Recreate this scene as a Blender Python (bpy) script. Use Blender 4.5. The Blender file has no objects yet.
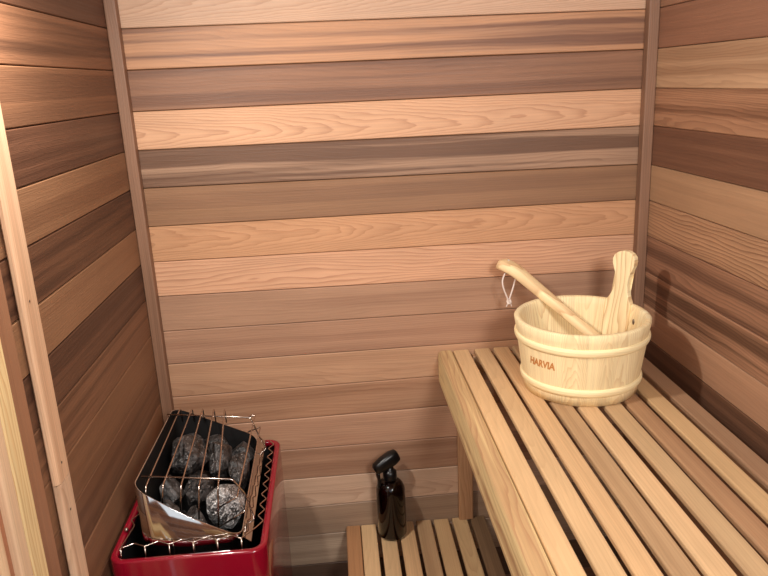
import bpy, bmesh, math, random
from mathutils import Vector, Matrix, noise
PI = math.pi
SC = bpy.context.scene
COL = SC.collection

# ---------------------------------------------------------------- camera, world, lights, exposure
def cam_axes(yaw, pitch, roll):
    cy, sy, cp, sp, cr, sr = math.cos(yaw), math.sin(yaw), math.cos(pitch), math.sin(pitch), math.cos(roll), math.sin(roll)
    f = Vector((sy*cp, cy*cp, -sp)); rt = Vector((cy, -sy, 0)); up = rt.cross(f)
    return rt*cr + up*sr, -rt*sr + up*cr, f
rt, up, fw = cam_axes(0.0618, 0.2812, -0.048)
cd = bpy.data.cameras.new('camera'); cam = bpy.data.objects.new('camera', cd); COL.objects.link(cam)
M = Matrix((rt, up, -fw)).transposed().to_4x4(); M.translation = Vector((0.4431, -1.625, -0.122))
cam.matrix_world = M
cd.sensor_fit = 'HORIZONTAL'; cd.sensor_width = 36; cd.lens = 721.19/768*36; cd.clip_start = 0.01
SC.camera = cam

w = bpy.data.worlds.new('daylight'); SC.world = w; w.use_nodes = True
w.node_tree.nodes['Background'].inputs[0].default_value = (0.84, 0.92, 1.0, 1)
w.node_tree.nodes['Background'].inputs[1].default_value = 1.25

def lamp(name, loc, power, color, size, kind='POINT', rot=None, size_y=None):
    d = bpy.data.lights.new(name, kind); d.energy = power; d.color = color
    if kind == 'POINT': d.shadow_soft_size = size
    else:
        d.shape = 'RECTANGLE'; d.size = size; d.size_y = size_y or size
    o = bpy.data.objects.new(name, d); COL.objects.link(o); o.location = loc
    if rot: o.rotation_euler = rot
    return o
lamp('sauna_lamp_light', (0.07, -0.66, 0.10), 9.0, (1.0, 0.95, 0.88), 0.06, 'AREA', Vector((0.72, 0.18, -0.90)).to_track_quat('-Z', 'Y').to_euler(), 0.06)
lamp('front_fill_light', (0.92, -1.86, 0.15), 17.5, (1.0, 0.98, 0.95), 0.3, 'AREA', Vector((-0.30, 1.0, -0.55)).to_track_quat('-Z', 'Y').to_euler(), 0.4)  # added soft fill from the front right, not a fixture of the room

SC.view_settings.view_transform = 'Standard'; SC.view_settings.look = 'None'
SC.view_settings.gamma = 1; SC.view_settings.use_curve_mapping = False
SC.view_settings.exposure = 0.0

# ---------------------------------------------------------------- colour and node helpers
def lin(c):
    return tuple(((v/255)/12.92 if v/255 <= 0.04045 else ((v/255+0.055)/1.055)**2.4) for v in c)
class NT:
    def __init__(s, name):
        s.m = bpy.data.materials.new(name); s.m.use_nodes = True; s.t = s.m.node_tree
        s.b = s.t.nodes['Principled BSDF']
    def n(s, kind, **kw):
        nd = s.t.nodes.new(kind)
        for k, v in kw.items(): setattr(nd, k, v)
        return nd
    def l(s, a, b): s.t.links.new(a, b)
    def math(s, op, a, b=None, c=None, clamp=False):
        nd = s.n('ShaderNodeMath', operation=op); nd.use_clamp = clamp
        for i, v in enumerate((a, b, c)):
            if v is None: continue
            if isinstance(v, (int, float)): nd.inputs[i].default_value = v
            else: s.l(v, nd.inputs[i])
        return nd.outputs[0]
    def noise(s, vec, scale=1, detail=3, rough=0.5):
        nd = s.n('ShaderNodeTexNoise'); nd.inputs['Scale'].default_value = scale
        nd.inputs['Detail'].default_value = detail; nd.inputs['Roughness'].default_value = rough
        if vec is not None: s.l(vec, nd.inputs['Vector'])
        return nd.outputs[0]
    def comb(s, x, y, z):
        nd = s.n('ShaderNodeCombineXYZ')
        for i, v in enumerate((x, y, z)):
            if isinstance(v, (int, float)): nd.inputs[i].default_value = v
            else: s.l(v, nd.inputs[i])
        return nd.outputs[0]
    def ramp(s, v, a, b, x=0.0, y=1.0):
        nd = s.n('ShaderNodeMapRange', interpolation_type='SMOOTHSTEP')
        s.l(v, nd.inputs[0]); nd.inputs[1].default_value = a; nd.inputs[2].default_value = b
        nd.inputs[3].default_value = x; nd.inputs[4].default_value = y
        return nd.outputs[0]
    def mix(s, f, a, b):
        nd = s.n('ShaderNodeMix', data_type='RGBA')
        if isinstance(f, (int, float)): nd.inputs[0].default_value = f
        else: s.l(f, nd.inputs[0])
        for i, v in ((6, a), (7, b)):
            if isinstance(v, tuple): nd.inputs[i].default_value = (*v[:3], 1)
            else: s.l(v, nd.inputs[i])
        return nd.outputs[2]

def wood_material(name, rough=0.5, spec=0.35, bump=0.25):
    k = NT(name)
    uv = k.n('ShaderNodeUVMap'); uv.uv_map = 'grain'
    sep = k.n('ShaderNodeSeparateXYZ'); k.l(uv.outputs[0], sep.inputs[0])
    U, V = sep.outputs[0], sep.outputs[1]
    at = {}
    for a in ('ca', 'cb', 'cp'):
        nd = k.n('ShaderNodeAttribute'); nd.attribute_name = a; at[a] = nd
    cp = k.n('ShaderNodeSeparateColor'); k.l(at['cp'].outputs['Color'], cp.inputs[0])
    line_s, off, dens = cp.outputs[0], cp.outputs[1], cp.outputs[2]
    cath, band = at['ca'].outputs['Alpha'], at['cb'].outputs['Alpha']
    o1 = k.math('MULTIPLY', off, 37.0); o2 = k.math('MULTIPLY', off, 91.0)
    nl = k.noise(k.comb(k.math('MULTIPLY_ADD', U, 2.2, o1), k.math('MULTIPLY_ADD', V, 12, o2), o1), 1, 3)
    nl = k.math('SUBTRACT', nl, 0.5)
    vc = k.math('ADD', k.math('ADD', V, k.math('MULTIPLY', nl, 0.012)), k.math('MULTIPLY', k.math('SUBTRACT', off, 0.5), 0.03))
    dd = k.math('MULTIPLY_ADD', dens, 1.4, 0.4)
    gs = k.math('MULTIPLY_ADD', k.math('MULTIPLY', V, dd), 170.0, k.math('MULTIPLY', nl, 9.0))
    v2 = k.math('MULTIPLY', k.math('MULTIPLY', vc, vc), 3600.0)
    n2 = k.math('SUBTRACT', k.noise(k.comb(k.math('MULTIPLY_ADD', U, 9, o2), k.math('MULTIPLY', V, 40), o1), 1, 3, 0.55), 0.5)
    gc = k.math('ADD', k.math('ADD', k.math('MULTIPLY_ADD', U, 17.0, o1), v2), k.math('ADD', k.math('MULTIPLY', nl, 9.0), k.math('MULTIPLY', n2, 2.2)))
    gc = k.math('MULTIPLY', gc, dd)
    g = k.math('ADD', k.math('MULTIPLY', gs, k.math('SUBTRACT', 1.0, cath)), k.math('MULTIPLY', gc, cath))
    fr = k.math('FRACT', g)
    up_ = k.math('POWER', fr, 2.5)
    dn = k.ramp(fr, 0.9, 1.0, 1.0, 0.0)
    line = k.math('MULTIPLY', k.math('MULTIPLY', up_, dn), line_s)
    # broad heartwood bands running with the board
    nb = k.noise(k.comb(k.math('MULTIPLY_ADD', U, 0.7, o2), k.math('MULTIPLY', k.math('ADD', V, k.math('MULTIPLY', nl, 0.006)), 42), o1), 1, 2)
    bd = k.math('MULTIPLY', k.ramp(nb, 0.42, 0.62), band)
    fb = k.noise(k.comb(k.math('MULTIPLY_ADD', U, 9, o2), k.math('MULTIPLY', V, 900), o1), 1, 2)
    fb2 = k.noise(k.comb(k.math('MULTIPLY_ADD', U, 3, o1), k.math('MULTIPLY', V, 260), o2), 1, 2)
    bl = k.noise(k.comb(k.math('MULTIPLY_ADD', U, 5, o1), k.math('MULTIPLY', V, 16), o2), 1, 3)
    dark = k.math('ADD', line, bd, clamp=True)
    col = k.mix(dark, at['ca'].outputs['Color'], at['cb'].outputs['Color'])
    gain = k.math('ADD', k.math('MULTIPLY_ADD', fb, 0.16, 0.60), k.math('MULTIPLY_ADD', bl, 0.34, 0.0))
    gain = k.math('ADD', gain, k.math('MULTIPLY', fb2, 0.30))
    vm = k.n('ShaderNodeVectorMath', operation='SCALE'); k.l(col, vm.inputs[0]); k.l(gain, vm.inputs[3])
    k.l(vm.outputs[0], k.b.inputs['Base Color'])
    k.b.inputs['Roughness'].default_value = rough
    k.l(k.math('MULTIPLY_ADD', fb2, 0.25, rough-0.12), k.b.inputs['Roughness'])
    k.b.inputs['Specular IOR Level'].default_value = spec
    bp = k.n('ShaderNodeBump'); bp.inputs['Strength'].default_value = bump; bp.inputs['Distance'].default_value = 0.0012
    k.l(k.math('ADD', fb, line), bp.inputs['Height']); k.l(bp.outputs[0], k.b.inputs['Normal'])
    return k.m
CEDAR = wood_material('cedar_boards', 0.5, 0.4, 0.3)
SLAT = wood_material('bench_slat_wood', 0.55, 0.3, 0.2)
PINE = wood_material('pine_wood', 0.55, 0.3, 0.15)

def simple(name, col, rough=0.5, metal=0.0, spec=0.5, coat=0.0, trans=0.0, ior=1.45):
    k = NT(name); b = k.b
    b.inputs['Base Color'].default_value = (*lin(col), 1); b.inputs['Roughness'].default_value = rough
    b.inputs['Metallic'].default_value = metal; b.inputs['Specular IOR Level'].default_value = spec
    b.inputs['Coat Weight'].default_value = coat; b.inputs['Coat Roughness'].default_value = 0.05
    b.inputs['Transmission Weight'].default_value = trans; b.inputs['IOR'].default_value = ior
    nz = k.n('ShaderNodeTexNoise'); nz.inputs['Scale'].default_value = 60
    r = k.math('MULTIPLY_ADD', nz.outputs[0], 0.06, max(rough-0.03, 0.0)); k.l(r, b.inputs['Roughness'])
    return k.m
STEEL = simple('polished_steel', (205, 200, 196), 0.07, 1.0)
WIRE = simple('steel_wire', (200, 185, 175), 0.22, 1.0)
RED = simple('red_enamel', (132, 6, 32), 0.16, 0.0, 0.5, 0.6)
BLACK_IRON = simple('black_heater_interior', (18, 16, 16), 0.6)
BLACK_PLASTIC = simple('black_plastic', (10, 10, 11), 0.33)
AMBER = simple('amber_glass', (44, 13, 5), 0.03, 0.0, 0.5, 0.0, 0.9, 1.48)
LIQUID_TUBE = simple('clear_dip_tube', (170, 160, 150), 0.3)
CORD = simple('white_cotton_cord', (225, 210, 200), 0.9)
BRAND = simple('branded_brown_print', (196, 132, 72), 0.7)
SCREW = simple('screw_head_steel', (120, 108, 96), 0.35, 0.8)
HOLE = simple('screw_hole_shade', (70, 45, 30), 0.8)
DARKBACK = simple('dark_backing', (42, 27, 20), 0.9)
FLOORM = simple('grey_floor', (176, 142, 108), 0.5)
LINER = simple('cream_bucket_liner', (246, 224, 190), 0.45)

def stone_mat(name, lo, hi, sp, t):
    k = NT(name)
    tc = k.n('ShaderNodeTexCoord')
    a = k.noise(tc.outputs['Object'], 45, 6, 0.7); b_ = k.noise(tc.outputs['Object'], 260, 3, 0.6)
    c = k.mix(k.ramp(a, 0.40, 0.66), lin(lo), lin(hi))
    c = k.mix(k.ramp(b_, t, t+0.1), c, lin(sp))
    k.l(c, k.b.inputs['Base Color']); k.b.inputs['Roughness'].default_value = 0.42
    k.b.inputs['Specular IOR Level'].default_value = 0.6
    bp = k.n('ShaderNodeBump'); bp.inputs['Strength'].default_value = 0.8; bp.inputs['Distance'].default_value = 0.004
    k.l(k.math('ADD', a, k.math('MULTIPLY', b_, 0.5)), bp.inputs['Height']); k.l(bp.outputs[0], k.b.inputs['Normal'])
    return k.m
STONE = stone_mat('dark_sauna_stone', (20, 17, 16), (88, 82, 80), (150, 144, 140), 0.6)
STONE_LIT = stone_mat('lamplit_sauna_stone', (46, 43, 42), (168, 164, 162), (232, 230, 228), 0.52)  # lightened stone colours: lamp light painted in for the front right stone

# ---------------------------------------------------------------- object helpers
def obj(name, bm, mat, parent=None, smooth=False, loc=(0, 0, 0)):
    me = bpy.data.meshes.new(name)
    bmesh.ops.recalc_face_normals(bm, faces=bm.faces[:])
    for f in bm.faces: f.smooth = smooth
    bm.to_mesh(me); bm.free()
    me.materials.append(mat)
    o = bpy.data.objects.new(name, me); COL.objects.link(o); o.location = loc
    if parent: o.parent = parent
    return o
def tag(o, label=None, cat=None, group=None, kind=None):
    if label: o['label'] = label
    if cat: o['category'] = cat
    if group: o['group'] = group
    if kind: o['kind'] = kind
    return o
def empty(name, loc):
    o = bpy.data.objects.new(name, None); COL.objects.link(o); o.location = loc; o.empty_display_size = 0.05
    return o
def nbm():
    bm = bmesh.new(); bm.loops.layers.uv.new('grain')
    for a in ('ca', 'cb', 'cp'): bm.loops.layers.float_color.new(a)
    return bm
GRADE = 1.0; DES = 0.04; BLUE = 0.92
def grade(c):
    c = lin(c); y = 0.25*c[0] + 0.65*c[1] + 0.10*c[2]
    c = [v*(1-DES) + y*DES for v in c]; return (c[0]*0.96*GRADE, c[1]*1.0*GRADE, c[2]*BLUE*GRADE)
class Wd:       # one board's colours and figure
    def __init__(s, base, dark, cath=0.0, band=0.0, line=0.35, dens=0.4, off=None):
        s.a = (*grade(base), cath); s.b = (*grade(dark), band)
        s.p = (line, random.random() if off is None else off, dens, 1)
random.seed(7)
def board(bm, L, Wv, T, frame, wd, r=0.003, seg=2, uo=0.0):
    """rounded-section board: frame(u, v, n) -> point; v in [-W/2, W/2], n in [-T, 0]; Wv may be (w0, w1)"""
    w0, w1 = Wv if isinstance(Wv, tuple) else (Wv, Wv)
    sec = []
    for sv, sn, a0 in ((1, 0, 0), (-1, 0, 90), (-1, -1, 180), (1, -1, 270)):
        for i in range(seg+1):
            a = math.radians(a0 + 90*i/seg)
            sec.append((sv, r*(math.cos(a) - sv), (-r if sn == 0 else -T + r) + r*math.sin(a)))
    uvl = bm.loops.layers.uv['grain']; la, lb, lp = [bm.loops.layers.float_color[a] for a in ('ca', 'cb', 'cp')]
    rings = []
    nu = max(1, int(L/0.4))
    for j in range(nu+1):
        u = L*j/nu; w_ = w0 + (w1 - w0)*j/nu
        ring = []
        for sv, dv, n in sec:
            v = sv*w_/2 + dv
            ring.append((bm.verts.new(frame(u, v, n)), u, v + (-n)*sv))
        rings.append(ring)
    N = len(sec)
    def put(f, data):
        for lo, (uu, vv) in zip(f.loops, data):
            lo[uvl].uv = (uu + uo, vv); lo[la] = wd.a; lo[lb] = wd.b; lo[lp] = wd.p
    for j in range(nu):
        A, B = rings[j], rings[j+1]
        for i in range(N):
            k = (i+1) % N
            q = (A[i], A[k], B[k], B[i])
            f = bm.faces.new([x[0] for x in q]); put(f, [(x[1], x[2]) for x in q])
    for ring, s in ((rings[0], 1), (rings[-1], -1)):
        f = bm.faces.new([x[0] for x in ring])
        put(f, [(x[1], x[2]*1.0) for x in ring])
def axis_frame(o, au, av, an):
    o, au, av, an = Vector(o), Vector(au), Vector(av), Vector(an)
    return lambda u, v, n: o + au*u + av*v + an*n
def box(bm, a, b):
    a, b = Vector(a), Vector(b); c = (a+b)/2; s = b - a
    bmesh.ops.create_cube(bm, size=1, matrix=Matrix.Translation(c) @ Matrix.Diagonal((abs(s.x), abs(s.y), abs(s.z), 1)))
def smooth_path(pts, n=6):
    P = [Vector(p) for p in pts]
    if len(P) < 3: return P
    out = []
    for i in range(len(P)-1):
        p0 = P[max(i-1, 0)]; p1 = P[i]; p2 = P[i+1]; p3 = P[min(i+2, len(P)-1)]
        for k in range(n):
            t = k/n
            out.append(0.5*((2*p1) + (p2-p0)*t + (2*p0-5*p1+4*p2-p3)*t*t + (3*p1-p0-3*p2+p3)*t**3))
    out.append(P[-1]); return out
def tube(bm, pts, r, sides=8, closed=False):
    P = [Vector(p) for p in pts]; n = len(P)
    T = []
    for i in range(n):
        a = P[i-1] if (i > 0 or closed) else P[i]; b = P[(i+1) % n] if (i < n-1 or closed) else P[i]
        T.append((b-a).normalized())
    ref = Vector((0, 0, 1)) if abs(T[0].z) < 0.9 else Vector((1, 0, 0))
    N_ = (ref - T[0]*ref.dot(T[0])).normalized(); rings = []
    for i in range(n):
        N_ = (N_ - T[i]*N_.dot(T[i])).normalized(); Bn = T[i].cross(N_)
        rr = r[i] if isinstance(r, (list, tuple)) else r
        rings.append([bm.verts.new(P[i] + (N_*math.cos(2*PI*k/sides) + Bn*math.sin(2*PI*k/sides))*rr) for k in range(sides)])
    m = n if closed else n-1
    for i in range(m):
        A, B = rings[i], rings[(i+1) % n]
        for k in range(sides): bm.faces.new((A[k], A[(k+1) % sides], B[(k+1) % sides], B[k]))
    if not closed: bm.faces.new(rings[0]); bm.faces.new(rings[-1])
def lathe(bm, prof, c=(0, 0, 0), n=48, closed=False):
    rings = [[bm.verts.new((c[0]+r*math.cos(2*PI*k/n), c[1]+r*math.sin(2*PI*k/n), c[2]+z)) for k in range(n)] if r > 1e-6 else [bm.verts.new((c[0], c[1], c[2]+z))] for r, z in prof]
    m = len(rings)
    for i in range(m if closed else m-1):
        A, B = rings[i], rings[(i+1) % m]
        for k in range(n):
            a = [A[k % len(A)], A[(k+1) % len(A)], B[(k+1) % len(B)], B[k % len(B)]]
            a = list(dict.fromkeys(a))
            if len(a) > 2: bm.faces.new(a)

# ================================================================= THE ROOM
W = 1.164; YF = -1.95; ZF = -1.67; ZC = 0.50
ZL = [.170, .0875, .0045, -.0783, -.1639, -.2457, -.3286, -.415, -.4964, -.5783, -.6635, -.7461, -.8312, -.915, -.9955, -1.0785, -1.163, -1.247, -1.3335, -1.417, -1.50, -1.583, -1.67]
ZR = [.162, .0805, -.0015, -.0847, -.168, -.2499, -.3367, -.4182, -.5006, -.5861, -.666, -.7447, -.822, -.901, -.992, -1.0755, -1.150, -1.232, -1.325, -1.417, -1.50, -1.583, -1.67]
# rows above the picture, up to the ceiling
topn = 4
ZL = [ZL[0]+.083*i for i in range(topn, 0, -1)] + ZL; ZR = [ZR[0]+.083*i for i in range(topn, 0, -1)] + ZR
R0 = topn + 2            # index of photo row 0
rnd = random.Random(3)
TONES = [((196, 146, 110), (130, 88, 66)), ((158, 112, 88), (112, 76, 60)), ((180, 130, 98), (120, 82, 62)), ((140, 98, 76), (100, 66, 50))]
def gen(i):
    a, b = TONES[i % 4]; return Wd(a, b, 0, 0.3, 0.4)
GRADE = 0.80; DES = 0.10
back = {
 -1: Wd((226, 178, 150), (186, 130, 98), 1.0, 0.0, 0.6, 0.35, .31),
  0: Wd((214, 152, 112), (140, 92, 70), 0.0, 0.95, 0.25, 0.3, .62),
  1: Wd((164, 112, 84), (124, 80, 60), 0.0, 0.7, 0.25, 0.3, .15),
  2: Wd((236, 176, 138), (190, 128, 92), 1.0, 0.0, 0.75, 0.25, .72),
  3: Wd((184, 140, 114), (122, 84, 64), 0.1, 1.0, 0.4, 0.4, .44),
  4: Wd((166, 118, 86), (136, 92, 68), 0.0, 0.4, 0.3, 0.5, .83),
  5: Wd((222, 160, 118), (180, 118, 80), 1.0, 0.0, 0.65, 0.3, .27),
  6: Wd((238, 176, 140), (190, 124, 92), 0.0, 0.0, 0.8, 0.25, .55),
  7: Wd((196, 146, 118), (160, 112, 90), 0.0, 0.4, 0.3, 0.4, .08),
  8: Wd((198, 146, 118), (160, 110, 88), 0.0, 0.3, 0.4, 0.5, .37),
  9: Wd((214, 160, 126), (174, 118, 88), 0.4, 0.2, 0.4, 0.4, .91),
 10: Wd((200, 146, 114), (160, 108, 80), 0.1, 0.4, 0.4, 0.3, .19),
 11: Wd((214, 160, 130), (176, 120, 94), 0.1, 0.2, 0.5, 0.4, .66),
 12: Wd((190, 140, 112), (156, 106, 82), 0.0, 0.4, 0.3, 0.3, .48),
 13: Wd((230, 186, 160), (184, 136, 110), 0.6, 0.2, 0.5, 0.6, .74),
 14: Wd((186, 150, 126), (150, 114, 94), 0.0, 0.3, 0.3, 0.5, .22),
 15: Wd((216, 182, 158), (160, 126, 106), 0.1, 0.5, 0.5, 0.7, .58),
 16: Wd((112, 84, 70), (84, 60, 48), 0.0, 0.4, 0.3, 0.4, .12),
}
GRADE = 0.58  # left boards darkened: the dim light on that wall is put into their colour
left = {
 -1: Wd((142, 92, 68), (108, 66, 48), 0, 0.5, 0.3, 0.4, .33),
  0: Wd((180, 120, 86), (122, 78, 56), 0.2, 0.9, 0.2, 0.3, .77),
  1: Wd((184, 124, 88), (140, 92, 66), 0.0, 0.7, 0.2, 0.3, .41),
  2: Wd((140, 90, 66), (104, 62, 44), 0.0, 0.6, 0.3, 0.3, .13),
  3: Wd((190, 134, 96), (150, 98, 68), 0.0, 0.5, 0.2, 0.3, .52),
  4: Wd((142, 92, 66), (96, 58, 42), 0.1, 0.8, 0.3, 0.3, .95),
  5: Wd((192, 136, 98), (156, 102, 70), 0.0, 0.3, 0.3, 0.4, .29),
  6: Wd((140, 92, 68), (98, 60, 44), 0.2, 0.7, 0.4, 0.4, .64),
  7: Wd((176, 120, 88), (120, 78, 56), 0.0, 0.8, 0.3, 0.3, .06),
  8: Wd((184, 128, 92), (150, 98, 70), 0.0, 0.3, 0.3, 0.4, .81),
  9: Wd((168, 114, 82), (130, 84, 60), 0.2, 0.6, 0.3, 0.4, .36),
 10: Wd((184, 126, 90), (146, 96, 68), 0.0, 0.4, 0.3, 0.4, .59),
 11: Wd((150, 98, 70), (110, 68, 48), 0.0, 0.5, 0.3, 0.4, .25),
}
GRADE = 0.88
right = {
 -1: Wd((172, 122, 96), (140, 94, 72), 0, 0.3, 0.3, 0.4, .71),
  0: Wd((164, 112, 88), (130, 84, 64), 0, 0.4, 0.2, 0.4, .17),
  1: Wd((206, 160, 126), (160, 114, 84), 0.15, 0.5, 0.4, 0.4, .47),
  2: Wd((186, 132, 100), (132, 86, 62), 0.3, 0.8, 0.6, 0.35, .86),
  3: Wd((134, 88, 66), (104, 64, 48), 0.0, 0.5, 0.3, 0.4, .28),
  4: Wd((192, 146, 112), (164, 118, 88), 0.0, 0.3, 0.15, 0.3, .61),
  5: Wd((192, 142, 108), (118, 76, 54), 0.1, 0.3, 0.9, 0.35, .39),
  6: Wd((166, 116, 90), (108, 70, 54), 0.1, 0.7, 0.6, 0.35, .93),
  7: Wd((180, 128, 100), (104, 68, 50), 0.0, 0.9, 0.5, 0.4, .05),
  8: Wd((196, 146, 116), (160, 112, 88), 0.0, 0.3, 0.3, 0.4, .69),
  9: Wd((120, 80, 60), (84, 54, 40), 0.0, 0.6, 0.4, 0.4, .23),
}
GRADE = 1.0
TH = 0.014; GAP = 0.0012
def plank_wall(name, tones, L, za, zb, mk, back_a, back_b):
    bm = nbm()
    for i in range(len(za)-1):
        h0 = za[i]-za[i+1]-GAP; h1 = zb[i]-zb[i+1]-GAP
        c0 = (za[i]+za[i+1])/2; c1 = (zb[i]+zb[i+1])/2
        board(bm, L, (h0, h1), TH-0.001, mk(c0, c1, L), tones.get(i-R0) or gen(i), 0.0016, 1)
    o = obj(name, bm, CEDAR); tag(o, kind='structure')
    b2 = bmesh.new(); box(b2, back_a, back_b)
    o2 = obj('backing', b2, DARKBACK, o)
    return o
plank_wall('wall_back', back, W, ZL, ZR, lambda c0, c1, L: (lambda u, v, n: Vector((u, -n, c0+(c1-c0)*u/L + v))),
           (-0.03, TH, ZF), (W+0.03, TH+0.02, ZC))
LW = 0.676
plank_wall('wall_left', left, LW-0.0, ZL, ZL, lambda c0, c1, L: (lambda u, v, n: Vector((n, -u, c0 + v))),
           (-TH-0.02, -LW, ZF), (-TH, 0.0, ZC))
ZRR = [z + (.004 if i > R0+2 else .001) for i, z in enumerate(ZR)]
plank_wall('wall_right', right, -YF, ZR, ZRR, lambda c0, c1, L: (lambda u, v, n: Vector((W-n, -u, c0+(c1-c0)*min(u/.5, 1.0) + v))),
           (W+TH, YF, ZF), (W+TH+0.02, 0.0, ZC))
bm = bmesh.new(); box(bm, (-0.1, YF, ZF-0.03), (W+0.1, TH+.02, ZF)); tag(obj('floor', bm, FLOORM), kind='structure')
bm = nbm()
for i in range(15):
    board(bm, 1.99, 0.0814, 0.014, axis_frame((-0.02+0.0415+0.083*i, 0.02, ZC), (0, -1, 0), (1, 0, 0), (0, 0, -1)), gen(i*7+1), 0.0016, 1)
tag(obj('ceiling', bm, CEDAR), kind='structure')

# corner trims (square battens in the two back corners)
S = 0.0245
TR = Wd((146, 104, 82), (112, 76, 58), 0, 0.4, 0.5, 0.7, .42)
for nm, x0 in (('trim_1', 0.0), ('trim_2', W-S)):
    bm = nbm(); board(bm, ZC-ZF, S-0.0006, S-0.001, axis_frame((x0+S/2, -S, ZF), (0, 0, 1), (1, 0, 0), (0, -1, 0)), TR, 0.0025, 2)
    tag(obj(nm, bm, CEDAR), kind='structure')

# pale half-round post with screws on the left wall, in two lengths
PO = Wd((240, 194, 160), (196, 140, 106), 0.0, 0.3, 0.4, 0.6, .33)
PO2 = Wd((238, 196, 166), (190, 138, 108), 0.5, 0.3, 0.4, 0.6, .7)
def post_frame(z0):
    return axis_frame((0.0145, -0.633, z0), (0, 0, 1), (0, 1, 0), (1, 0, 0))
zj = -0.672
bm = nbm()
board(bm, ZC-zj-0.001, 0.049, 0.0143, post_frame(zj+0.001), PO, 0.0095, 5)
tr = obj('trim_3', bm, PINE); tag(tr, kind='structure')
bm = nbm(); board(bm, zj-ZF, 0.049, 0.0143, post_frame(ZF), PO2, 0.0095, 5); obj('lower_length', bm, PINE, tr)
for zz, yy in ((-0.392, -0.650), (-0.643, -0.646), (-0.722, -0.646)):
    bm = bmesh.new(); bmesh.ops.create_cone(bm, cap_ends=True, segments=16, radius1=0.0032, radius2=0.0032, depth=0.002, matrix=Matrix.Translation((0.0132, yy+.010, zz)) @ Matrix.Rotation(PI/2, 4, 'Y'))
    s_ = obj('screw_hole', bm, HOLE, tr)
    bm = bmesh.new(); bmesh.ops.create_cone(bm, cap_ends=True, segments=12, radius1=0.002, radius2=0.002, depth=0.002, matrix=Matrix.Translation((0.0138, yy+.010-0.0006, zz-0.0006)) @ Matrix.Rotation(PI/2, 4, 'Y'))
    obj('screw', bm, SCREW, s_)

# door side of the left wall: brown jamb, yellow pine frame, pale stile, groove, panel
def vertical(name, y0, y1, x1, wd, th, mat, parent=None, r=0.002, kind=None):
    bm = nbm(); board(bm, ZC-ZF, abs(y1-y0), th, axis_frame((x1, (y0+y1)/2, ZF), (0, 0, 1), (0, 1, 0), (1, 0, 0)), wd, r, 2)
    o = obj(name, bm, mat, parent)
    if kind: tag(o, kind=kind)
    return o
vertical('trim_4', -0.7135, -0.6745, 0.001, Wd((168, 116, 86), (136, 88, 62), 0, 0.3, 0.3, 0.4, .5), 0.03, CEDAR, kind='structure')
d = vertical('door_1', -0.7515, -0.7140, 0.002, Wd((250, 218, 164), (222, 168, 108), 0, 0.1, 0.8, 0.3, .21), 0.035, PINE, kind='structure')
vertical('door_stile', -0.780, -0.752, 0.001, Wd((244, 206, 172), (222, 170, 136), 0, 0.2, 0.3, 0.5, .6), 0.03, PINE, d, 0.004)
vertical('door_groove', -0.799, -0.7805, -0.008, Wd((196, 130, 98), (160, 98, 70), 0, 0.2, 0.3, 0.5, .3), 0.022, PINE, d, 0.004)
vertical('door_moulding', -0.814, -0.7995, -0.002, Wd((238, 196, 160), (214, 160, 122), 0, 0.2, 0.3, 0.5, .4), 0.028, PINE, d, 0.006)
vertical('door_panel', -0.899, -0.8145, -0.010, Wd((248, 224, 186), (230, 190, 146), 1.0, 0.0, 0.4, 0.3, .9), 0.02, PINE, d)
vertical('trim_5', -0.935, -0.900, 0.004, Wd((236, 196, 140), (206, 150, 92), 0, 0.1, 0.6, 0.3, .77), 0.035, PINE, kind='structure')
vertical('trim_6', -1.140, -1.100, 0.004, Wd((236, 196, 140), (206, 150, 92), 0, 0.1, 0.6, 0.3, .27), 0.035, PINE, kind='structure')
bm = nbm()
for i in range(23):
    board(bm, 0.80, 0.081, 0.014, axis_frame((0, -1.141, ZF+0.047+0.0835*i), (0, -1, 0), (0, 0, 1), (1, 0, 0)), gen(i*5+2), 0.0016, 1)
o = obj('wall_left_near', bm, CEDAR); tag(o, kind='structure')
bm = nbm()
for i in range(23):
    for xa, xb in (((0.0, 0.16), (0.84, W)) if -0.55 < ZF+0.047+0.0835*i < 0.3 else ((0.0, W),)):
        board(bm, xb-xa, 0.081, 0.014, axis_frame((xa, YF, ZF+0.047+0.0835*i), (1, 0, 0), (0, 0, 1), (0, 1, 0)), gen(i*3+1), 0.0016, 1)
o = obj('wall_front', bm, CEDAR); tag(o, kind='structure')

# ================================================================= BENCHES
GRADE = 0.99; DES = 0.22; BLUE = 0.82
PAL = {
 'rail': Wd((240, 202, 148), (186, 132, 92), 0.25, 0.75, 0.4, 0.3, .34),
 'a': Wd((228, 178, 134), (196, 140, 98), 0.3, 0.1, 0.25, 0.5, .12),
 'b': Wd((222, 174, 132), (192, 138, 98), 0.5, 0.1, 0.3, 0.5, .57),
 'c': Wd((224, 172, 128), (190, 134, 94), 0.1, 0.2, 0.3, 0.6, .79),
 'd': Wd((196, 150, 114), (166, 118, 84), 0.1, 0.3, 0.3, 0.6, .26),
 'e': Wd((230, 180, 138), (200, 142, 102), 0.2, 0.1, 0.3, 0.5, .44),
 'f': Wd((206, 162, 124), (180, 130, 94), 0.1, 0.3, 0.3, 0.6, .68),
 'g': Wd((184, 132, 98), (152, 102, 74), 0.0, 0.4, 0.3, 0.5, .03),
 'h': Wd((214, 166, 122), (186, 134, 92), 0.1, 0.2, 0.3, 0.6, .88),
 'i': Wd((206, 160, 118), (176, 126, 88), 0.2, 0.2, 0.3, 0.5, .51),
 'j': Wd((170, 124, 98), (144, 98, 74), 0.0, 0.3, 0.4, 0.6, .16),
 'k': Wd((214, 170, 126), (176, 124, 84), 0.8, 0.2, 0.4, 0.3, .09),
 'm': Wd((138, 102, 76), (106, 74, 54), 0.2, 0.5, 0.4, 0.4, .73),
 'n': Wd((186, 124, 80), (156, 98, 60), 0.0, 0.2, 0.3, 0.4, .95),
}
GRADE = 1.0; DES = 0.08; BLUE = 0.92
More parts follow.
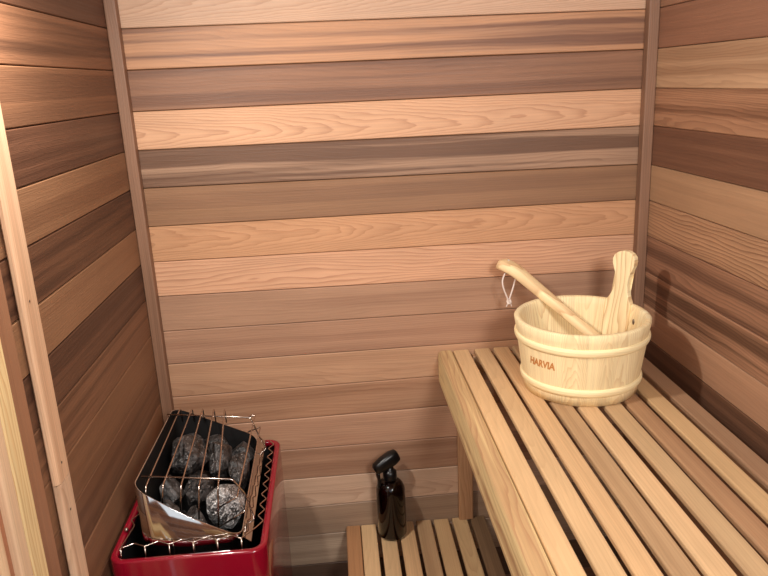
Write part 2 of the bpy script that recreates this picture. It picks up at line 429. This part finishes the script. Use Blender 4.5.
def slats(parent, xr, zt, y0, y1, keys, sw=0.0370):
    for x, kk in zip(xr, keys):
        jit = random.uniform(-0.003, 0.0)
        bm = nbm(); board(bm, abs(y1-y0)+jit, sw, 0.012, axis_frame((x-sw/2, y0+jit, zt), (0, -1, 0), (1, 0, 0), (0, 0, 1)), PAL[kk], 0.0035, 3)
        obj('slat', bm, SLAT, parent)
ZB = -0.7598
bench = empty('sauna_bench', (0.92, -0.9, ZF)); tag(bench, 'high cedar slatted bench along the right wall, carrying the wooden bucket', 'bench')
def par(o, p):          # parent without moving
    o.parent = p; o.matrix_parent_inverse = Matrix.Translation(-Vector(p.location)); return o
class Grp:
    def __init__(s, e): s.e = e
_obj = obj
def obj(name, bm, mat, parent=None, smooth=False, loc=(0, 0, 0)):
    o = _obj(name, bm, mat, None, smooth, loc)
    if parent is not None:
        o.parent = parent
        root = parent
        while root.parent: root = root.parent
        off = Vector(root.location) if parent.parent is None else Vector((0, 0, 0))
        if parent.parent is None and off.length > 0: o.location = Vector(loc) - off
    return o
slats(bench, [.7415, .7932, .8396, .8861, .9319, .9822, 1.0281, 1.077, 1.1275], ZB, -0.002, -1.80, 'abcdefghi'[:8]+'j')
bm = nbm(); board(bm, 1.80, 0.0355, 0.086, axis_frame((0.6675+0.0178, -0.0015, ZB+0.0005), (0, -1, 0), (1, 0, 0), (0, 0, 1)), PAL['rail'], 0.0085, 4)
obj('front_rail', bm, SLAT, bench)
for yy in (-1.02, -1.6):
    bm = nbm(); board(bm, 0.455, 0.036, 0.06, axis_frame((0.7045, yy, ZB-0.0122), (1, 0, 0), (0, 1, 0), (0, 0, 1)), PAL['g'], 0.003, 2); obj('cross_joist', bm, SLAT, bench)
for xa, zz_, pp in ((0.749, ZB, bench),):
    bm = nbm(); board(bm, 1.155-xa, 0.045, 0.018, axis_frame((xa, -0.0190, zz_-0.0122-0.0225), (1, 0, 0), (0, 0, 1), (0, -1, 0)), PAL['g'], 0.002, 2); obj('wall_cleat', bm, SLAT, pp)
for yy in (-0.019, -1.60):
    bm = nbm(); board(bm, 1.224-0.76-0.0125 if yy > -1 else ZB-0.0725-ZF, 0.037, (0.036 if yy < -1 else 0.0155), axis_frame((0.7275 if yy > -1 else 0.735, yy-0.018 if yy < -1 else -0.0165, (-1.2236 if yy > -1 else ZF)), (0, 0, 1), (1, 0, 0), (0, -1, 0)), Wd((190, 140, 102), (150, 100, 70), 0.1, 0.2, 0.6, 0.5, .3), 0.003, 2)
    obj('leg', bm, SLAT, bench)

ZB2 = -1.224
low = empty('step_bench', (0.6, -0.5, ZF)); tag(low, 'low slatted step bench below the high bench, with the spray bottle on it', 'bench')
slats(low, [.4930, .5410, .5895, .6360, .6815, .7297, .7765], ZB2, -0.003, -1.75, 'abcdhkm', 0.0385)
bm = nbm(); board(bm, 1.74, 0.0365, 0.086, axis_frame((0.4165+0.018, -0.002, ZB2), (0, -1, 0), (1, 0, 0), (0, 0, 1)), PAL['n'], 0.004, 3)
obj('front_rail', bm, SLAT, low)
for yy in (-0.75, -1.55):
    bm = nbm(); board(bm, 0.325, 0.036, 0.06, axis_frame((0.4535, yy, ZB2-0.0122), (1, 0, 0), (0, 1, 0), (0, 0, 1)), PAL['g'], 0.003, 2); jo = obj('cross_joist', bm, SLAT, low)
    for xx in (0.475, 0.755):
        bm = nbm(); board(bm, ZB2-0.0725-ZF, 0.036, 0.036, axis_frame((xx, yy-0.018, ZF), (0, 0, 1), (1, 0, 0), (0, -1, 0)), PAL['g'], 0.003, 2); obj('leg', bm, SLAT, low)

# ================================================================= BUCKET
BC = Vector((0.933, -0.246, ZB)); BH = 0.156; RB, RT = 0.1150, 0.1370
bk = empty('bucket', tuple(BC)); tag(bk, 'round pale pine stave bucket with a brown printed word, on the high slatted bench', 'bucket')
def brad(z): return RB + (RT-RB)*z/BH
def stave_wall(r_out, r_in, z0, z1, n=84, per=6, lip=0.002):
    bm = nbm(); uvl = bm.loops.layers.uv['grain']; la, lb, lp = [bm.loops.layers.float_color[a] for a in ('ca', 'cb', 'cp')]
    rr = random.Random(12)
    tints = []
    for i in range(n//per):
        b0 = rr.choice([(255, 233, 192), (252, 228, 186), (255, 236, 200), (250, 224, 180)])
        tints.append(Wd(b0, (214, 164, 108), rr.choice([0, 0, 1, 0, 1]), 0.12, rr.uniform(.35, .7), rr.choice([0.2, 0.5, 0.9]), rr.random()))
    prof = []
    zs = [z0 + (z1-z0)*i/8 for i in range(9)]
    for z in zs: prof.append((r_out(z), z))
    prof[-1] = (r_out(z1)-0.0, z1-0.003); prof.append((r_out(z1)-0.003, z1)); prof.append((r_in(z1)+0.003, z1)); prof.append((r_in(z1), z1-0.003))
    for z in reversed(zs[:-1]): prof.append((r_in(z), z))
    m = len(prof); rings = []
    for r, z in prof:
        ring = []
        for k in range(n):
            rr_ = r - (0.0006 if (k % per == 0) else 0)
            ring.append(bm.verts.new((rr_*math.cos(2*PI*k/n), rr_*math.sin(2*PI*k/n), z)))
        rings.append(ring)
    cum = [0]
    for i in range(1, m): cum.append(cum[-1] + math.dist(prof[i], prof[i-1]))
    cum.append(cum[-1] + math.dist(prof[-1], prof[0]))
    for i in range(m):
        for k in range(n):
            f = bm.faces.new((rings[i][k], rings[i][(k+1) % n], rings[(i+1) % m][(k+1) % n], rings[(i+1) % m][k]))
            wd = tints[k//per]; q = k % per
            rad = prof[i][0]*2*PI/n
            for lo, (uu, vv) in zip(f.loops, ((cum[i], q), (cum[i], q+1), (cum[i+1], q+1), (cum[i+1], q))):
                lo[uvl].uv = (uu, (vv-per/2)*rad); lo[la] = wd.a; lo[lb] = wd.b; lo[lp] = wd.p
    return bm
WT = 0.013
obj('staves', stave_wall(brad, lambda z: brad(z)-WT, 0.0015, BH), PINE, bk, True, tuple(BC))
bm = bmesh.new(); lathe(bm, [(0, 0.012), (brad(0.012)-WT+0.0005, 0.012), (brad(0.012)-WT+.0005, 0.022), (0, 0.022)], n=64); obj('bottom', bm, LINER, bk, True, tuple(BC))
def hoop(zc, hh, t):
    bm = nbm(); uvl = bm.loops.layers.uv['grain']; la, lb, lp = [bm.loops.layers.float_color[a] for a in ('ca', 'cb', 'cp')]
    wd = Wd((255, 232, 188), (226, 180, 126), 0, 0.1, 0.4, 0.6, .3)
    n = 96; sec = []
    for i in range(9):
        a = -PI/2 + PI*i/8
        sec.append((t*math.cos(a), hh/2*math.sin(a)))
    sec += [(-0.0015, hh/2), (-0.0015, -hh/2)]
    rings = [[bm.verts.new(((brad(zc+z)+r)*math.cos(2*PI*k/n), (brad(zc+z)+r)*math.sin(2*PI*k/n), zc+z)) for k in range(n)] for r, z in sec]
    for i in range(len(sec)):
        for k in range(n):
            j = (i+1) % len(sec)
            f = bm.faces.new((rings[i][k], rings[i][(k+1) % n], rings[j][(k+1) % n], rings[j][k]))
            for lo, (uu, vv) in zip(f.loops, ((k, i), (k+1, i), (k+1, i+1), (k, i+1))):
                lo[uvl].uv = (uu*0.009, vv*0.002); lo[la] = wd.a; lo[lb] = wd.b; lo[lp] = wd.p
    return bm
obj('hoop', hoop(0.118, 0.017, 0.0048), PINE, bk, True, tuple(BC))
obj('hoop', hoop(0.030, 0.017, 0.0048), PINE, bk, True, tuple(BC))
# tall grip stave, at the back right, seen above the rim
ga = math.radians(31)
er = Vector((math.cos(ga), math.sin(ga), 0)); et = Vector((-math.sin(ga), math.cos(ga), 0)); sl = (RT-RB)/BH
prof = [(0.025, 0.026), (0.10, 0.029), (0.150, 0.0315), (0.158, 0.030), (0.166, 0.0245), (0.178, 0.0190), (0.195, 0.0155), (0.212, 0.0165), (0.226, 0.0225), (0.236, 0.0265), (0.246, 0.0275), (0.255, 0.0245), (0.261, 0.0175), (0.2645, 0.0085), (0.2655, 0.0)]
bm = nbm(); uvl = bm.loops.layers.uv['grain']; la, lb, lp = [bm.loops.layers.float_color[a] for a in ('ca', 'cb', 'cp')]
out = [(z, h) for z, h in prof] + [(z, -h) for z, h in reversed(prof[:-1])]
wd = Wd((255, 228, 184), (206, 156, 104), 0.0, 0.1, 0.9, 0.05, .4)
def gp(z, t, d):
    base = brad(min(z, 0.30)) - WT - 0.0005
    sag = base - math.sqrt(max(base*base - t*t, 0))
    return er*(base - sag*0.9 + d) + et*t + Vector((0, 0, z))
bot, top_ = -0.007, 0.009
A = [bm.verts.new(gp(z, t, bot+(0.0 if z < 0.15 else 0.003))) for z, t in out]; B = [bm.verts.new(gp(z, t, (-0.0002 if z < 0.152 else top_))) for z, t in out]
faces = [bm.faces.new(A), bm.faces.new(B[::-1])]
n = len(out)
for i in range(n): faces.append(bm.faces.new((A[i], A[(i+1) % n], B[(i+1) % n], B[i])))
for f in faces:
    for lo in f.loops:
        p = lo.vert.co; lo[uvl].uv = (p.z, p.dot(et)); lo[la] = wd.a; lo[lb] = wd.b; lo[lp] = wd.p
bmesh.ops.triangulate(bm, faces=[faces[0], faces[1]])
g = obj('grip_stave', bm, PINE, bk, False, tuple(BC))
bv = g.modifiers.new('bevel', 'BEVEL'); bv.width = 0.003; bv.segments = 2; bv.limit_method = 'ANGLE'; bv.angle_limit = math.radians(50)
# screw inside the wall
sa = math.radians(8); rs = brad(0.12)-WT
bm = bmesh.new(); bmesh.ops.create_uvsphere(bm, u_segments=12, v_segments=8, radius=0.0042, matrix=Matrix.Translation((rs*math.cos(sa), rs*math.sin(sa), 0.124)) @ Matrix.Diagonal((0.5, 1, 1.5, 1)))
obj('screw', bm, SCREW, bk, True, tuple(BC))
# the printed word
cu = bpy.data.curves.new('word', 'FONT'); cu.body = 'HARVIA'; cu.size = 1.0; cu.extrude = 0.0; cu.align_x = 'CENTER'; cu.align_y = 'CENTER'; cu.resolution_u = 3; cu.offset = 0.035
tmp = bpy.data.objects.new('word', cu); COL.objects.link(tmp); bpy.context.view_layer.update()
me = bpy.data.meshes.new_from_object(tmp.evaluated_get(bpy.context.evaluated_depsgraph_get()))
bpy.data.objects.remove(tmp)
xs = [v.co.x for v in me.vertices]; ys = [v.co.y for v in me.vertices]
sx = 0.062/(max(xs)-min(xs)); sy = 0.0165/(max(ys)-min(ys)); x0 = (max(xs)+min(xs))/2; y0 = (max(ys)+min(ys))/2
bm = bmesh.new(); bm.from_mesh(me); bpy.data.meshes.remove(me)
bmesh.ops.subdivide_edges(bm, edges=bm.edges[:], cuts=1)
for v in bm.verts:
    z = 0.0828 + (v.co.y-y0)*sy; x = (v.co.x-x0)*sx + (v.co.y-y0)*sy*0.18
    R_ = brad(z)+0.0004; a = math.radians(-145.0) + x/R_
    v.co = Vector((R_*math.cos(a), R_*math.sin(a), z))
g = bmesh.ops.extrude_face_region(bm, geom=bm.faces[:])
for v in g['geom']:
    if isinstance(v, bmesh.types.BMVert):
        v.co.x *= 0.9965; v.co.y *= 0.9965
obj('printed_word', bm, BRAND, bk, False, tuple(BC))

# ================================================================= LADLE
Tp = Vector((0.810, -0.052, -0.524)); Bt = Vector((1.000, -0.257, -0.6915))
dr = (Bt-Tp).normalized()
wide = dr.cross(Vector((0, 0, 1))).normalized(); nrm = wide.cross(dr).normalized()
if nrm.z < 0: nrm = -nrm
ladle = empty('ladle', tuple(Bt)); tag(ladle, 'pale wooden ladle leaning in the bucket against its back left rim', 'ladle')
LL = (Bt-Tp).length
bm = nbm(); uvl = bm.loops.layers.uv['grain']; la, lb, lp = [bm.loops.layers.float_color[a] for a in ('ca', 'cb', 'cp')]
wd = Wd((252, 218, 172), (196, 140, 92), 0.6, 0.1, 0.7, 0.3, .2)
rings = []
NS = 40
for i in range(NS+1):
    t = i/NS; s = t*LL
    # flat handle, wider and dropped at the free end, narrowing to the bowl
    hw = 0.0172 - 0.0050*min(t/0.6, 1)
    ht = 0.0130 - 0.003*min(t/0.7, 1)
    if s < 0.014: kx = math.sqrt(max(1-((0.014-s)/0.0142)**2, 0.02)); hw *= kx; ht *= 0.45+0.55*kx
    hw *= 1 + 0.22*max(0, 1-s/0.06); drop = -0.013*max(0, 1-s/0.055)**1.6
    c = Tp + dr*s + nrm*drop
    ring = []
    for k in range(16):
        a = 2*PI*k/16; ca, sa_ = math.cos(a), math.sin(a)
        p = c + wide*hw*math.copysign(abs(ca)**0.6, ca) + nrm*ht*math.copysign(abs(sa_)**0.6, sa_)
        ring.append((bm.verts.new(p - Bt), s, hw*ca))
    rings.append(ring)
def putw(f, data):
    for lo, (a_, b_) in zip(f.loops, data): lo[uvl].uv = (a_, b_); lo[la] = wd.a; lo[lb] = wd.b; lo[lp] = wd.p
for i in range(NS):
    for k in range(16):
        q = (rings[i][k], rings[i][(k+1) % 16], rings[i+1][(k+1) % 16], rings[i+1][k])
        putw(bm.faces.new([x[0] for x in q]), [(x[1], x[2]) for x in q])
for rg in (rings[0], rings[-1]): putw(bm.faces.new([x[0] for x in rg]), [(x[1], x[2]) for x in rg])
obj('handle', bm, PINE, ladle, True, tuple(Bt))
bm = bmesh.new()
bc_ = Vector((0.0, -0.004, -0.004))
lathe(bm, [(0, -0.026), (0.018, -0.024), (0.029, -0.014), (0.033, 0.0), (0.0295, 0.0), (0.026, -0.012), (0.015, -0.020), (0, -0.0215)], tuple(bc_), 32)
obj('bowl', bm, LINER, ladle, True, tuple(Bt))
# cord loop through the end hole and its knot
hp = Tp + dr*0.018
cpts = [hp + nrm*0.0075 - wide*0.002, hp - wide*0.014 + Vector((0, 0, -0.006)), hp + Vector((-0.012, -0.01, -0.040)), hp + Vector((0.000, -0.012, -0.083)), hp + Vector((0.003, -0.010, -0.090)),
        hp + Vector((0.006, -0.008, -0.080)), hp + Vector((0.017, -0.002, -0.050)), hp + Vector((0.020, 0.000, -0.028)), hp + wide*0.009 - nrm*0.012, hp - nrm*0.005]
bm = bmesh.new(); tube(bm, smooth_path(cpts, 6), 0.0018, 8)
kn = hp + Vector((0.003, -0.011, -0.088))
for j in range(3):
    pts = [kn + Vector((0.0042*math.cos(a+j*2), 0.004*math.sin(a), 0.0042*math.sin(a*1.0+j*2.1)*math.cos(j)-0.002*j)) for a in [2*PI*i/14 for i in range(14)]]
    tube(bm, pts, 0.0016, 6, True)
for e in (-1, 1): tube(bm, smooth_path([kn, kn+Vector((0.004*e, -0.001, -0.007)), kn+Vector((0.006*e, 0, -0.013))], 4), [0.0013]*9, 6)
for v in bm.verts: v.co -= Bt
obj('cord', bm, CORD, ladle, True, tuple(Bt))

# ================================================================= SPRAY BOTTLE
PB = Vector((0.5326, -0.0500, ZB2))
sb = empty('spray_bottle', tuple(PB)); tag(sb, 'amber glass bottle with a black trigger sprayer standing on the low bench', 'spray bottle')
rb = 0.0362
prof = [(0, 0.002), (rb-0.008, 0.002), (rb-0.003, 0.0035), (rb, 0.009), (rb, 0.125)]
for i in range(1, 9):
    a = PI/2*i/8; prof.append((0.0125 + (rb-0.0125)*math.cos(a), 0.125 + 0.030*math.sin(a)))
prof += [(0.0120, 0.166), (0.0100, 0.166), (0.0100, 0.156)]
for i in range(7, -1, -1):
    a = PI/2*i/8; prof.append((0.0105 + (rb-0.003-0.0105)*math.cos(a), 0.123 + 0.029*math.sin(a)))
prof += [(rb-0.003, 0.010), (rb-0.006, 0.006), (0, 0.005)]
bm = bmesh.new(); lathe(bm, prof, n=48); obj('glass_body', bm, AMBER, sb, True, tuple(PB))
bm = bmesh.new(); tube(bm, smooth_path([(0, 0, 0.16), (0.001, 0, 0.10), (0.006, -0.004, 0.04), (0.012, -0.006, 0.009)], 6), 0.0025, 8); obj('dip_tube', bm, LIQUID_TUBE, sb, True, tuple(PB))
bm = bmesh.new(); lathe(bm, [(0, 0.158), (0.0165, 0.158), (0.0175, 0.160), (0.0170, 0.178), (0.0135, 0.181), (0.0105, 0.184), (0.0095, 0.196), (0, 0.196)], n=32); obj('collar', bm, BLACK_PLASTIC, sb, True, tuple(PB))
# sprayer head: rounded body that tilts, nozzle towards the left
def loft(bm, secs, sides=16, pw=0.7):
    rings = []
    for c, ax, ay, hx, hy in secs:
        c, ax, ay = Vector(c), Vector(ax).normalized(), Vector(ay).normalized(); rg = []
        for k in range(sides):
            a = 2*PI*k/sides; ca, sa_ = math.cos(a), math.sin(a)
            rg.append(bm.verts.new(c + ax*hx*math.copysign(abs(ca)**pw, ca) + ay*hy*math.copysign(abs(sa_)**pw, sa_)))
        rings.append(rg)
    for A, B in zip(rings, rings[1:]):
        for k in range(sides): bm.faces.new((A[k], A[(k+1) % sides], B[(k+1) % sides], B[k]))
    bm.faces.new(rings[0]); bm.faces.new(rings[-1])
hd = Vector((-0.88, -0.30, -0.40)).normalized(); hs = hd.cross(Vector((0, 0, 1))).normalized(); hu = hs.cross(hd)
hc = Vector((-0.001, 0, 0.208))
bm = bmesh.new()
loft(bm, [(hc - hd*0.027, hs, hu, 0.008, 0.011), (hc - hd*0.024, hs, hu, 0.0125, 0.0155), (hc - hd*0.010, hs, hu, 0.0150, 0.0190), (hc + hd*0.012, hs, hu, 0.0150, 0.0185),
          (hc + hd*0.030, hs, hu, 0.0140, 0.0150), (hc + hd*0.038, hs, hu, 0.0125, 0.0135), (hc + hd*0.043, hs, hu, 0.0075, 0.0085)])
loft(bm, [(hc - Vector((0, 0, 0.018)), hs, hd, 0.0085, 0.0085), (hc - Vector((0, 0, 0.005)), hs, hd, 0.0095, 0.012)])
obj('sprayer_head', bm, BLACK_PLASTIC, sb, True, tuple(PB))
bm = bmesh.new()
t0 = hc + hd*0.036 - hu*0.008
dn = Vector((0.06, -0.02, -1)).normalized(); ln = Vector((-1, -0.3, 0)).normalized()
loft(bm, [(t0, hs, ln, 0.0075, 0.0045), (t0 + dn*0.012 + ln*0.001, hs, ln, 0.0075, 0.0042), (t0 + dn*0.026 - ln*0.001, hs, ln, 0.007, 0.0038), (t0 + dn*0.038 + ln*0.001, hs, ln, 0.0065, 0.0034), (t0 + dn*0.045 + ln*0.003, hs, ln, 0.005, 0.0025)], 12)
obj('trigger', bm, BLACK_PLASTIC, sb, True, tuple(PB))

# ================================================================= HEATER
HX0, HX1, HY0, HY1, HZ = 0.0095, 0.2835, -0.5300, -0.1160, -0.900
HB = -1.47
ht = empty('sauna_heater', (0.15, -0.318, HB)); tag(ht, 'red electric sauna heater in the left corner with open wire top full of stones', 'heater')
def rrect(x0, x1, y0, y1, r, seg=8):
    P = []
    for cx, cy, a0 in ((x1-r, y1-r, 0), (x0+r, y1-r, 90), (x0+r, y0+r, 180), (x1-r, y0+r, 270)):
        for i in range(seg+1):
            a = math.radians(a0+90*i/seg); P.append((cx+r*math.cos(a), cy+r*math.sin(a)))
    return P
def loops_mesh(bm, loops, close_last=False, cap=False):
    rings = [[bm.verts.new(p) for p in lp_] for lp_ in loops]
    n = len(rings[0])
    for A, B in zip(rings, rings[1:]):
        for k in range(n): bm.faces.new((A[k], A[(k+1) % n], B[(k+1) % n], B[k]))
    if cap: bm.faces.new(rings[-1])
    return rings
def ins(d, z, r=0.030): return [(x, y, z) for x, y in rrect(HX0+d, HX1-d, HY0+d, HY1-d, max(r-d, 0.008))]
bm = bmesh.new()
loops_mesh(bm, [ins(0.010, HB), ins(0, HB+0.008), ins(0, HZ-0.10), ins(0, HZ-0.004), ins(0.0012, HZ-0.001), ins(0.004, HZ), ins(0.0105, HZ-0.0005), ins(0.013, HZ-0.003), ins(0.0135, HZ-0.012), ins(0.0125, HZ-0.012), ins(0.0015, HZ-0.012), ins(0.0015, HB+0.01)])
obj('casing', bm, RED, ht, True)
bm = bmesh.new(); loops_mesh(bm, [ins(0.002, HZ-0.014), ins(0.002, HZ-0.25)], cap=True); obj('casing_lining', bm, BLACK_IRON, ht)
# inner stone chamber of polished sheet, high at the wall side and falling to the right
SX0, SX1, SY0, SY1 = 0.056, 0.236, -0.4850, -0.1300
def shell_top(x, y=-0.485):
    k = (x-SX0)/(SX1-SX0); m = (y-SY0)/(SY1-SY0)
    return (-0.785 + k*(-0.903+0.785))*(1-m) + (-0.796 + k*(-0.884+0.796))*m
def shell(d, zf):
    P = []; q = rrect(SX0+d, SX1-d, SY0+d, SY1-d, 0.028-d, 10)
    for i, (x, y) in enumerate(q):
        P.append((x, y, zf(x, y)))
        nx, ny = q[(i+1) % len(q)]
        if y < -0.48 and ny < -0.48 and nx - x > 0.05:       # gentle outward bow of the front sheet
            for k in range(1, 10):
                t = k/10; xx = x + (nx-x)*t; P.append((xx, y - 0.006*math.sin(PI*t), zf(xx, y)))
    return P
bm = bmesh.new()
loops_mesh(bm, [shell(0, lambda x, y: -1.10), shell(0, lambda x, y: -0.95), shell(0, shell_top), shell(0.001, lambda x, y: shell_top(x, y)+0.0008), shell(0.002, shell_top)])
obj('stone_chamber', bm, STEEL, ht, True)
bm = bmesh.new()
loops_mesh(bm, [shell(0.0021, lambda x, y: shell_top(x, y)-0.0006), shell(0.0021, lambda x, y: -0.95), shell(0.0021, lambda x, y: -1.10)], cap=True)
obj('chamber_lining', bm, BLACK_IRON, ht, True)
# sloped side flange on the right
bm = bmesh.new()
A = [bm.verts.new(p) for p in ((0.2362, SY0+0.004, -0.9025), (0.2372, SY0+0.004, -0.9015), (0.2515, SY0+0.004, -0.913), (0.2510, SY0+0.004, -0.915))]
B = [bm.verts.new(p) for p in ((0.2362, SY1-0.002, -0.8840), (0.2372, SY1-0.002, -0.8830), (0.2495, SY1-0.002, -0.896), (0.2490, SY1-0.002, -0.898))]
for k in range(4): bm.faces.new((A[k], A[(k+1) % 4], B[(k+1) % 4], B[k]))
bm.faces.new(A); bm.faces.new(B)
obj('side_flange', bm, STEEL, ht)
# wavy rim grille lying between chamber and casing
zz = HZ + 0.0095
pts = []
def zig(a, b, n, amp, ax):
    for i in range(n):
        t = i/n; s = amp if i % 2 else -amp
        x = a[0]+(b[0]-a[0])*t; y = a[1]+(b[1]-a[1])*t
        pts.append((x + (s if ax == 'x' else 0), y + (s if ax == 'y' else 0), zz))
zig((0.030, -0.140), (0.030, -0.455), 16, 0.0055, 'x')
zig((0.0275, -0.4960), (0.2590, -0.4960), 11, 0.0060, 'y')
zig((0.2672, -0.4720), (0.2660, -0.125), 19, 0.0055, 'x')
zp = []
P = [Vector(p) for p in pts]
for i in range(len(P)-1):
    for k in range(3): zp.append(P[i].lerp(P[i+1], k/3 if k else 0.06))
    zp.append(P[i].lerp(P[i+1], 0.94))
bm = bmesh.new(); tube(bm, zp, 0.00115, 6); 
obj('rim_grille', bm, WIRE, ht, True)
k_ = 0
for i, p in enumerate(P):
    if 16 <= i < 27 and i % 2 == 0:
        bm = bmesh.new(); tube(bm, [p + Vector((0, -0.0005, 0.0)), p + Vector((0, -0.0015, -0.022)), p + Vector((0, -0.001, -0.15))], 0.0015, 6); obj('grille_wire', bm, WIRE, ht, True)
bm = bmesh.new(); bmesh.ops.create_uvsphere(bm, u_segments=12, v_segments=8, radius=0.0042, matrix=Matrix.Translation((0.0165+.004, -0.438, HZ+0.004))); obj('wire_end_ball', bm, WIRE, ht, True)
# guard of bars over the stones
def gz(x): return -0.7865 - 0.105*(x-0.055)
def rounded(pts, r=0.004):
    P = [Vector(p) for p in pts]; out = [P[0]]
    for i in range(1, len(P)-1):
        a = (P[i-1]-P[i]); b = (P[i+1]-P[i]); d1 = min(r, a.length*0.4); d2 = min(r, b.length*0.4)
        A_, B_ = P[i]+a.normalized()*d1, P[i]+b.normalized()*d2
        for t in (0, .33, .67, 1): out.append(A_.lerp(P[i], t).lerp(P[i].lerp(B_, t), t))
    out.append(P[-1]); return out
for y, x0, q in ((-0.178, 0.053, ((0.229, -0.8135), (0.242, -0.856), (0.2565, -0.891), (0.2335, -0.9075))), (-0.442, 0.064, ((0.2235, -0.8070), (0.2440, -0.840), (0.2560, -0.894), (0.2345, -0.904)))):
    bm = bmesh.new(); tube(bm, rounded([(x0, y, q[0][0]*0-0.7915 if y > -.3 else -0.7865)] + [(a, y, b) for a, b in q], 0.005), 0.0016, 8); obj('cross_bar', bm, WIRE, ht, True)
for i in range(5):
    xb = 0.0725 + 0.0240*i; xf = [0.0777, 0.1071, 0.1379, 0.1689, 0.2019][i]; zf_ = [-0.7905, -0.7915, -0.796, -0.801, -0.8045][i]
    xb = [0.0730, 0.0985, 0.1215, 0.1455, 0.1685][i]; zb_ = [-0.7965, -0.7985, -0.8010, -0.8035, -0.8065][i]
    fx = [0.0776, 0.1045, 0.1340, 0.1640, 0.1960][i]; fz = [-0.8013, -0.8177, -0.8367, -0.8558, -0.8796][i]
    bm = bmesh.new(); tube(bm, rounded([(xb, -0.1345, zb_-0.035), (xb, -0.1400, zb_), (xf, -0.470, zf_), (fx, -0.4800, fz-0.003)], 0.006), 0.0016, 8); obj('guard_bar', bm, WIRE, ht, True)
for pts_ in ([(0.2151, -0.155, -0.8247), (0.2351, -0.150, -0.8215), (0.2315, -0.460, -0.8331), (0.1974, -0.462, -0.8505)], [(0.2161, -0.155, -0.859), (0.2440, -0.150, -0.8515), (0.2429, -0.460, -0.8631), (0.1912, -0.462, -0.8916)]):
    bm = bmesh.new(); tube(bm, rounded(pts_, 0.003), 0.0016, 8); obj('guard_bar', bm, WIRE, ht, True)

# stones in the chamber
SPEC = [  # x, y, z, rx, ry, rz, label
 (0.090, -0.170, -0.872, .025, .028, .025, 'dark stone in the far left corner of the heater'),
 (0.143, -0.173, -0.882, .025, .027, .024, 'dark stone in the shaded back middle of the heater'),
 (0.200, -0.172, -0.905, .028, .030, .024, 'dark stone behind the tall right stone by the heater back edge'),
 (0.103, -0.255, -0.858, .040, .050, .038, 'large long grey stone at the left middle of the heater'),
 (0.169, -0.244, -0.872, .024, .046, .034, 'pointed grey stone in the centre of the heater'),
 (0.210, -0.262, -0.892, .021, .050, .032, 'tall grey stone standing at the right side of the heater'),
 (0.086, -0.345, -0.880, .023, .030, .028, 'dark stone by the left chamber wall behind the polished front'),
 (0.136, -0.345, -0.884, .027, .029, .027, 'dark stone between the large left stone and the bright stone'),
 (0.195, -0.385, -0.888, .036, .052, .040, 'grey stone at the front right of the heater, lamp light painted into its colour'),
 (0.091, -0.425, -0.882, .026, .034, .027, 'dark stone in the front left corner of the heater'),
 (0.143, -0.440, -0.897, .022, .032, .026, 'small dark stone in front, left of the bright stone'),
 (0.184, -0.463, -0.915, .022, .014, .016, 'small grey stone just in front of the bright stone'),
 (0.110, -0.390, -0.935, .030, .030, .026, 'dark stone low down under the front left stones'),
 (0.110, -0.215, -0.935, .034, .030, .026, 'dark stone low down under the large left stone'),
]
for i, (x, y, z, rx, ry, rz, lab) in enumerate(SPEC):
    bm = bmesh.new(); bmesh.ops.create_icosphere(bm, subdivisions=4, radius=1)
    rr = random.Random(40+i); seed = Vector((i*7.3, i*3.1, 5))
    cuts = []
    for _ in range(15):
        dv = Vector((rr.gauss(0, 1), rr.gauss(0, 1), rr.gauss(0, 1))).normalized(); cuts.append((dv, rr.uniform(.58, .85)))
    for v in bm.verts:
        p = v.co.copy()
        for dv, h in cuts:
            dd = p.dot(dv)
            if dd > h: p -= dv*(dd-h)*0.9
        p *= 1 + 0.05*noise.noise(p*2.5+seed) + 0.04*noise.noise(p*8+seed) + 0.035*noise.noise(p*19+seed)
        v.co = Vector((p.x*rx, p.y*ry, p.z*rz))*1.22
    o = obj('heater_stone', bm, STONE_LIT if i == 8 else STONE, None, False, (x, y, z))
    o.rotation_euler = (rr.uniform(-.25, .25), rr.uniform(-.25, .25), rr.uniform(-.25, .25))
    tag(o, lab, 'stone', 'stones in the heater')
